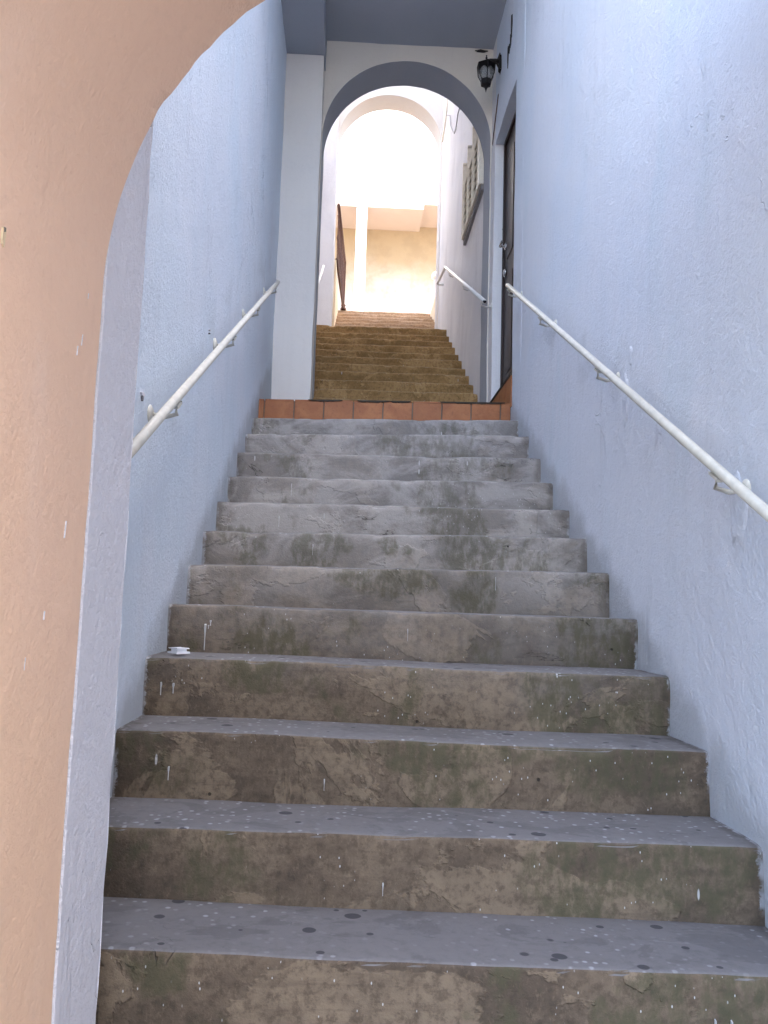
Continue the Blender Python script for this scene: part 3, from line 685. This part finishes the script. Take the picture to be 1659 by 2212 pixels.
lathe('cup', LP([(0.038, -0.194), (0.039, -0.200), (0.034, -0.232), (0.020, -0.240), (0.012, -0.248), (0.008, -0.258), (0.004, -0.272), (0.001, -0.286)]), L, 'black', ln, 6, ph, smooth=False)
lathe('bulb', LP([(0.010, -0.196), (0.018, -0.180), (0.026, -0.150), (0.024, -0.125), (0.012, -0.100), (0.002, -0.092)]), L, 'plastic', ln, 14)
tube('arm', [L+Vector((0, 0, -0.046)), L+Vector((0.03, 0, -0.040)), L+Vector((0.07, 0, -0.042)), L+Vector((0.10, 0, -0.052))], [0.009, 0.010, 0.014, 0.020], 'black', ln, 8)
tube('brace', [L+Vector((0.05, 0, -0.05)), L+Vector((0.080, 0, -0.066)), L+Vector((0.10, 0, -0.10))], [0.006, 0.007, 0.009], 'black', ln, 6)
box_obj('wall_plate', (W-0.018, L.y-0.032, L.z-0.130), (W+0.004, L.y+0.032, L.z-0.006), 'black', ln, 0.007)

# ------------------------------------------------------------------ white plastic piece on a step
pc = empty('plastic_spacer', 'small white plastic flanged piece lying at the left end of a step', 'plastic piece', loc=(0.093, 2.905, -0.164))
def pl_box(name, a, b, ang):
    o = box_obj(name, a, b, 'plastic', pc, 0.001); o.rotation_euler.z = ang; return o
pl_box('base_plate', (-0.026, -0.026, 0.0), (0.026, 0.026, 0.006), 0.80)
pl_box('neck', (-0.018, -0.018, 0.0062), (0.018, 0.018, 0.0145), 0.80)
pl_box('top_plate', (-0.024, -0.024, 0.0147), (0.024, 0.024, 0.018), 0.80)

# ------------------------------------------------------------------ the terrace beyond the far arch
fw = bmesh.new(); block(fw, (-7, 16.0, 4.0), (8, 16.4, 7.40), 0.35, 0.02, faces='yYxXzZ'); weld(fw)
fwo = tag(link('retaining_wall', fw, 'ochre'), 'ochre stained wall at the back of the sunny terrace', 'wall')
bm = bmesh.new(); block(bm, (-7, 15.05, 7.25), (1.78, 16.0, 7.62)); block(bm, (1.781, 15.05, 7.345), (8, 16.0, 7.62)); weld(bm)
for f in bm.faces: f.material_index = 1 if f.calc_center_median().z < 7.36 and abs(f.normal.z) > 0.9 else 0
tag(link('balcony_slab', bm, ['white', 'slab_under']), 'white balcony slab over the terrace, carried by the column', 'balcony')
bm = bmesh.new(); block(bm, (-7, 16.0, 7.405), (8, 17.0, 12.5)); weld(bm)
tag(link('upper_facade', bm, 'white'), 'dazzling white sunlit facade above the balcony slab', 'building')
bm = bmesh.new(); block(bm, (0.565, 15.06, 4.695), (0.755, 15.25, 7.249), 0.1, 0.003); weld(bm)
tag(link('column', bm, 'white'), 'slim white column on the terrace in front of the stained wall', 'column')
rl = empty('iron_railing', 'rust red iron railing left of the topmost steps', 'railing')
rx = lambda y: 0.332+0.080*(y-11.4)/1.95
for z, r in ((5.49, 0.022), (5.33, 0.010), (4.71, 0.016)):
    tube('rail', [(rx(11.37), 11.37, z), (rx(13.35), 13.35, z)], r, 'rust', rl, 6)
for k in range(14):
    y = 11.42+0.145*k; bm = bmesh.new()
    tube_bm(bm, [(rx(y), y, 4.70), (rx(y), y, 4.98), (rx(y), y, 5.03), (rx(y), y, 5.08), (rx(y), y, 5.48)], [0.005, 0.005, 0.013, 0.005, 0.005], 6)
    link('baluster', bm, 'rust', rl)
    if k < 13:
        bm = bmesh.new(); tube_bm(bm, [(rx(y), y+0.0725+0.045*math.cos(t), 5.41+0.055*math.sin(t)) for t in (2*math.pi*i/12 for i in range(13))], 0.005, 5)
        link('scroll', bm, 'rust', rl)
box_obj('end_post', (0.393, 13.33, 4.695), (0.431, 13.37, 5.51), 'rust', rl, 0.003)
lathe('post_foot', [(0.045, 0.0), (0.045, 0.03), (0.03, 0.05), (0.04, 0.08), (0.02, 0.10)], (0.412, 13.35, 4.695), 'rust', rl, 12)
nw = empty('newel_post', 'pale round-capped post at the right head of the topmost steps', 'post')
bm = bmesh.new(); block(bm, (1.86, 13.42, 4.695), (1.98, 13.54, 5.32)); weld(bm); link('shaft', bm, 'pinkish', nw)
lathe('cap', [(0.07, 0.0), (0.105, 0.02), (0.108, 0.045), (0.095, 0.085), (0.06, 0.115), (0.01, 0.13)], (1.92, 13.48, 5.32), 'white', nw, 20)
# open_end faces the viewer
o = bpy.data.objects['open_end']
for v in o.data.vertices:
    d = v.co-Vector((1.62, 6.4545, 2.3885)); v.co = Vector((1.62, 6.4545, 2.3885))+Vector((d.x, d.z-0.001-d.y*0.0, d.y))
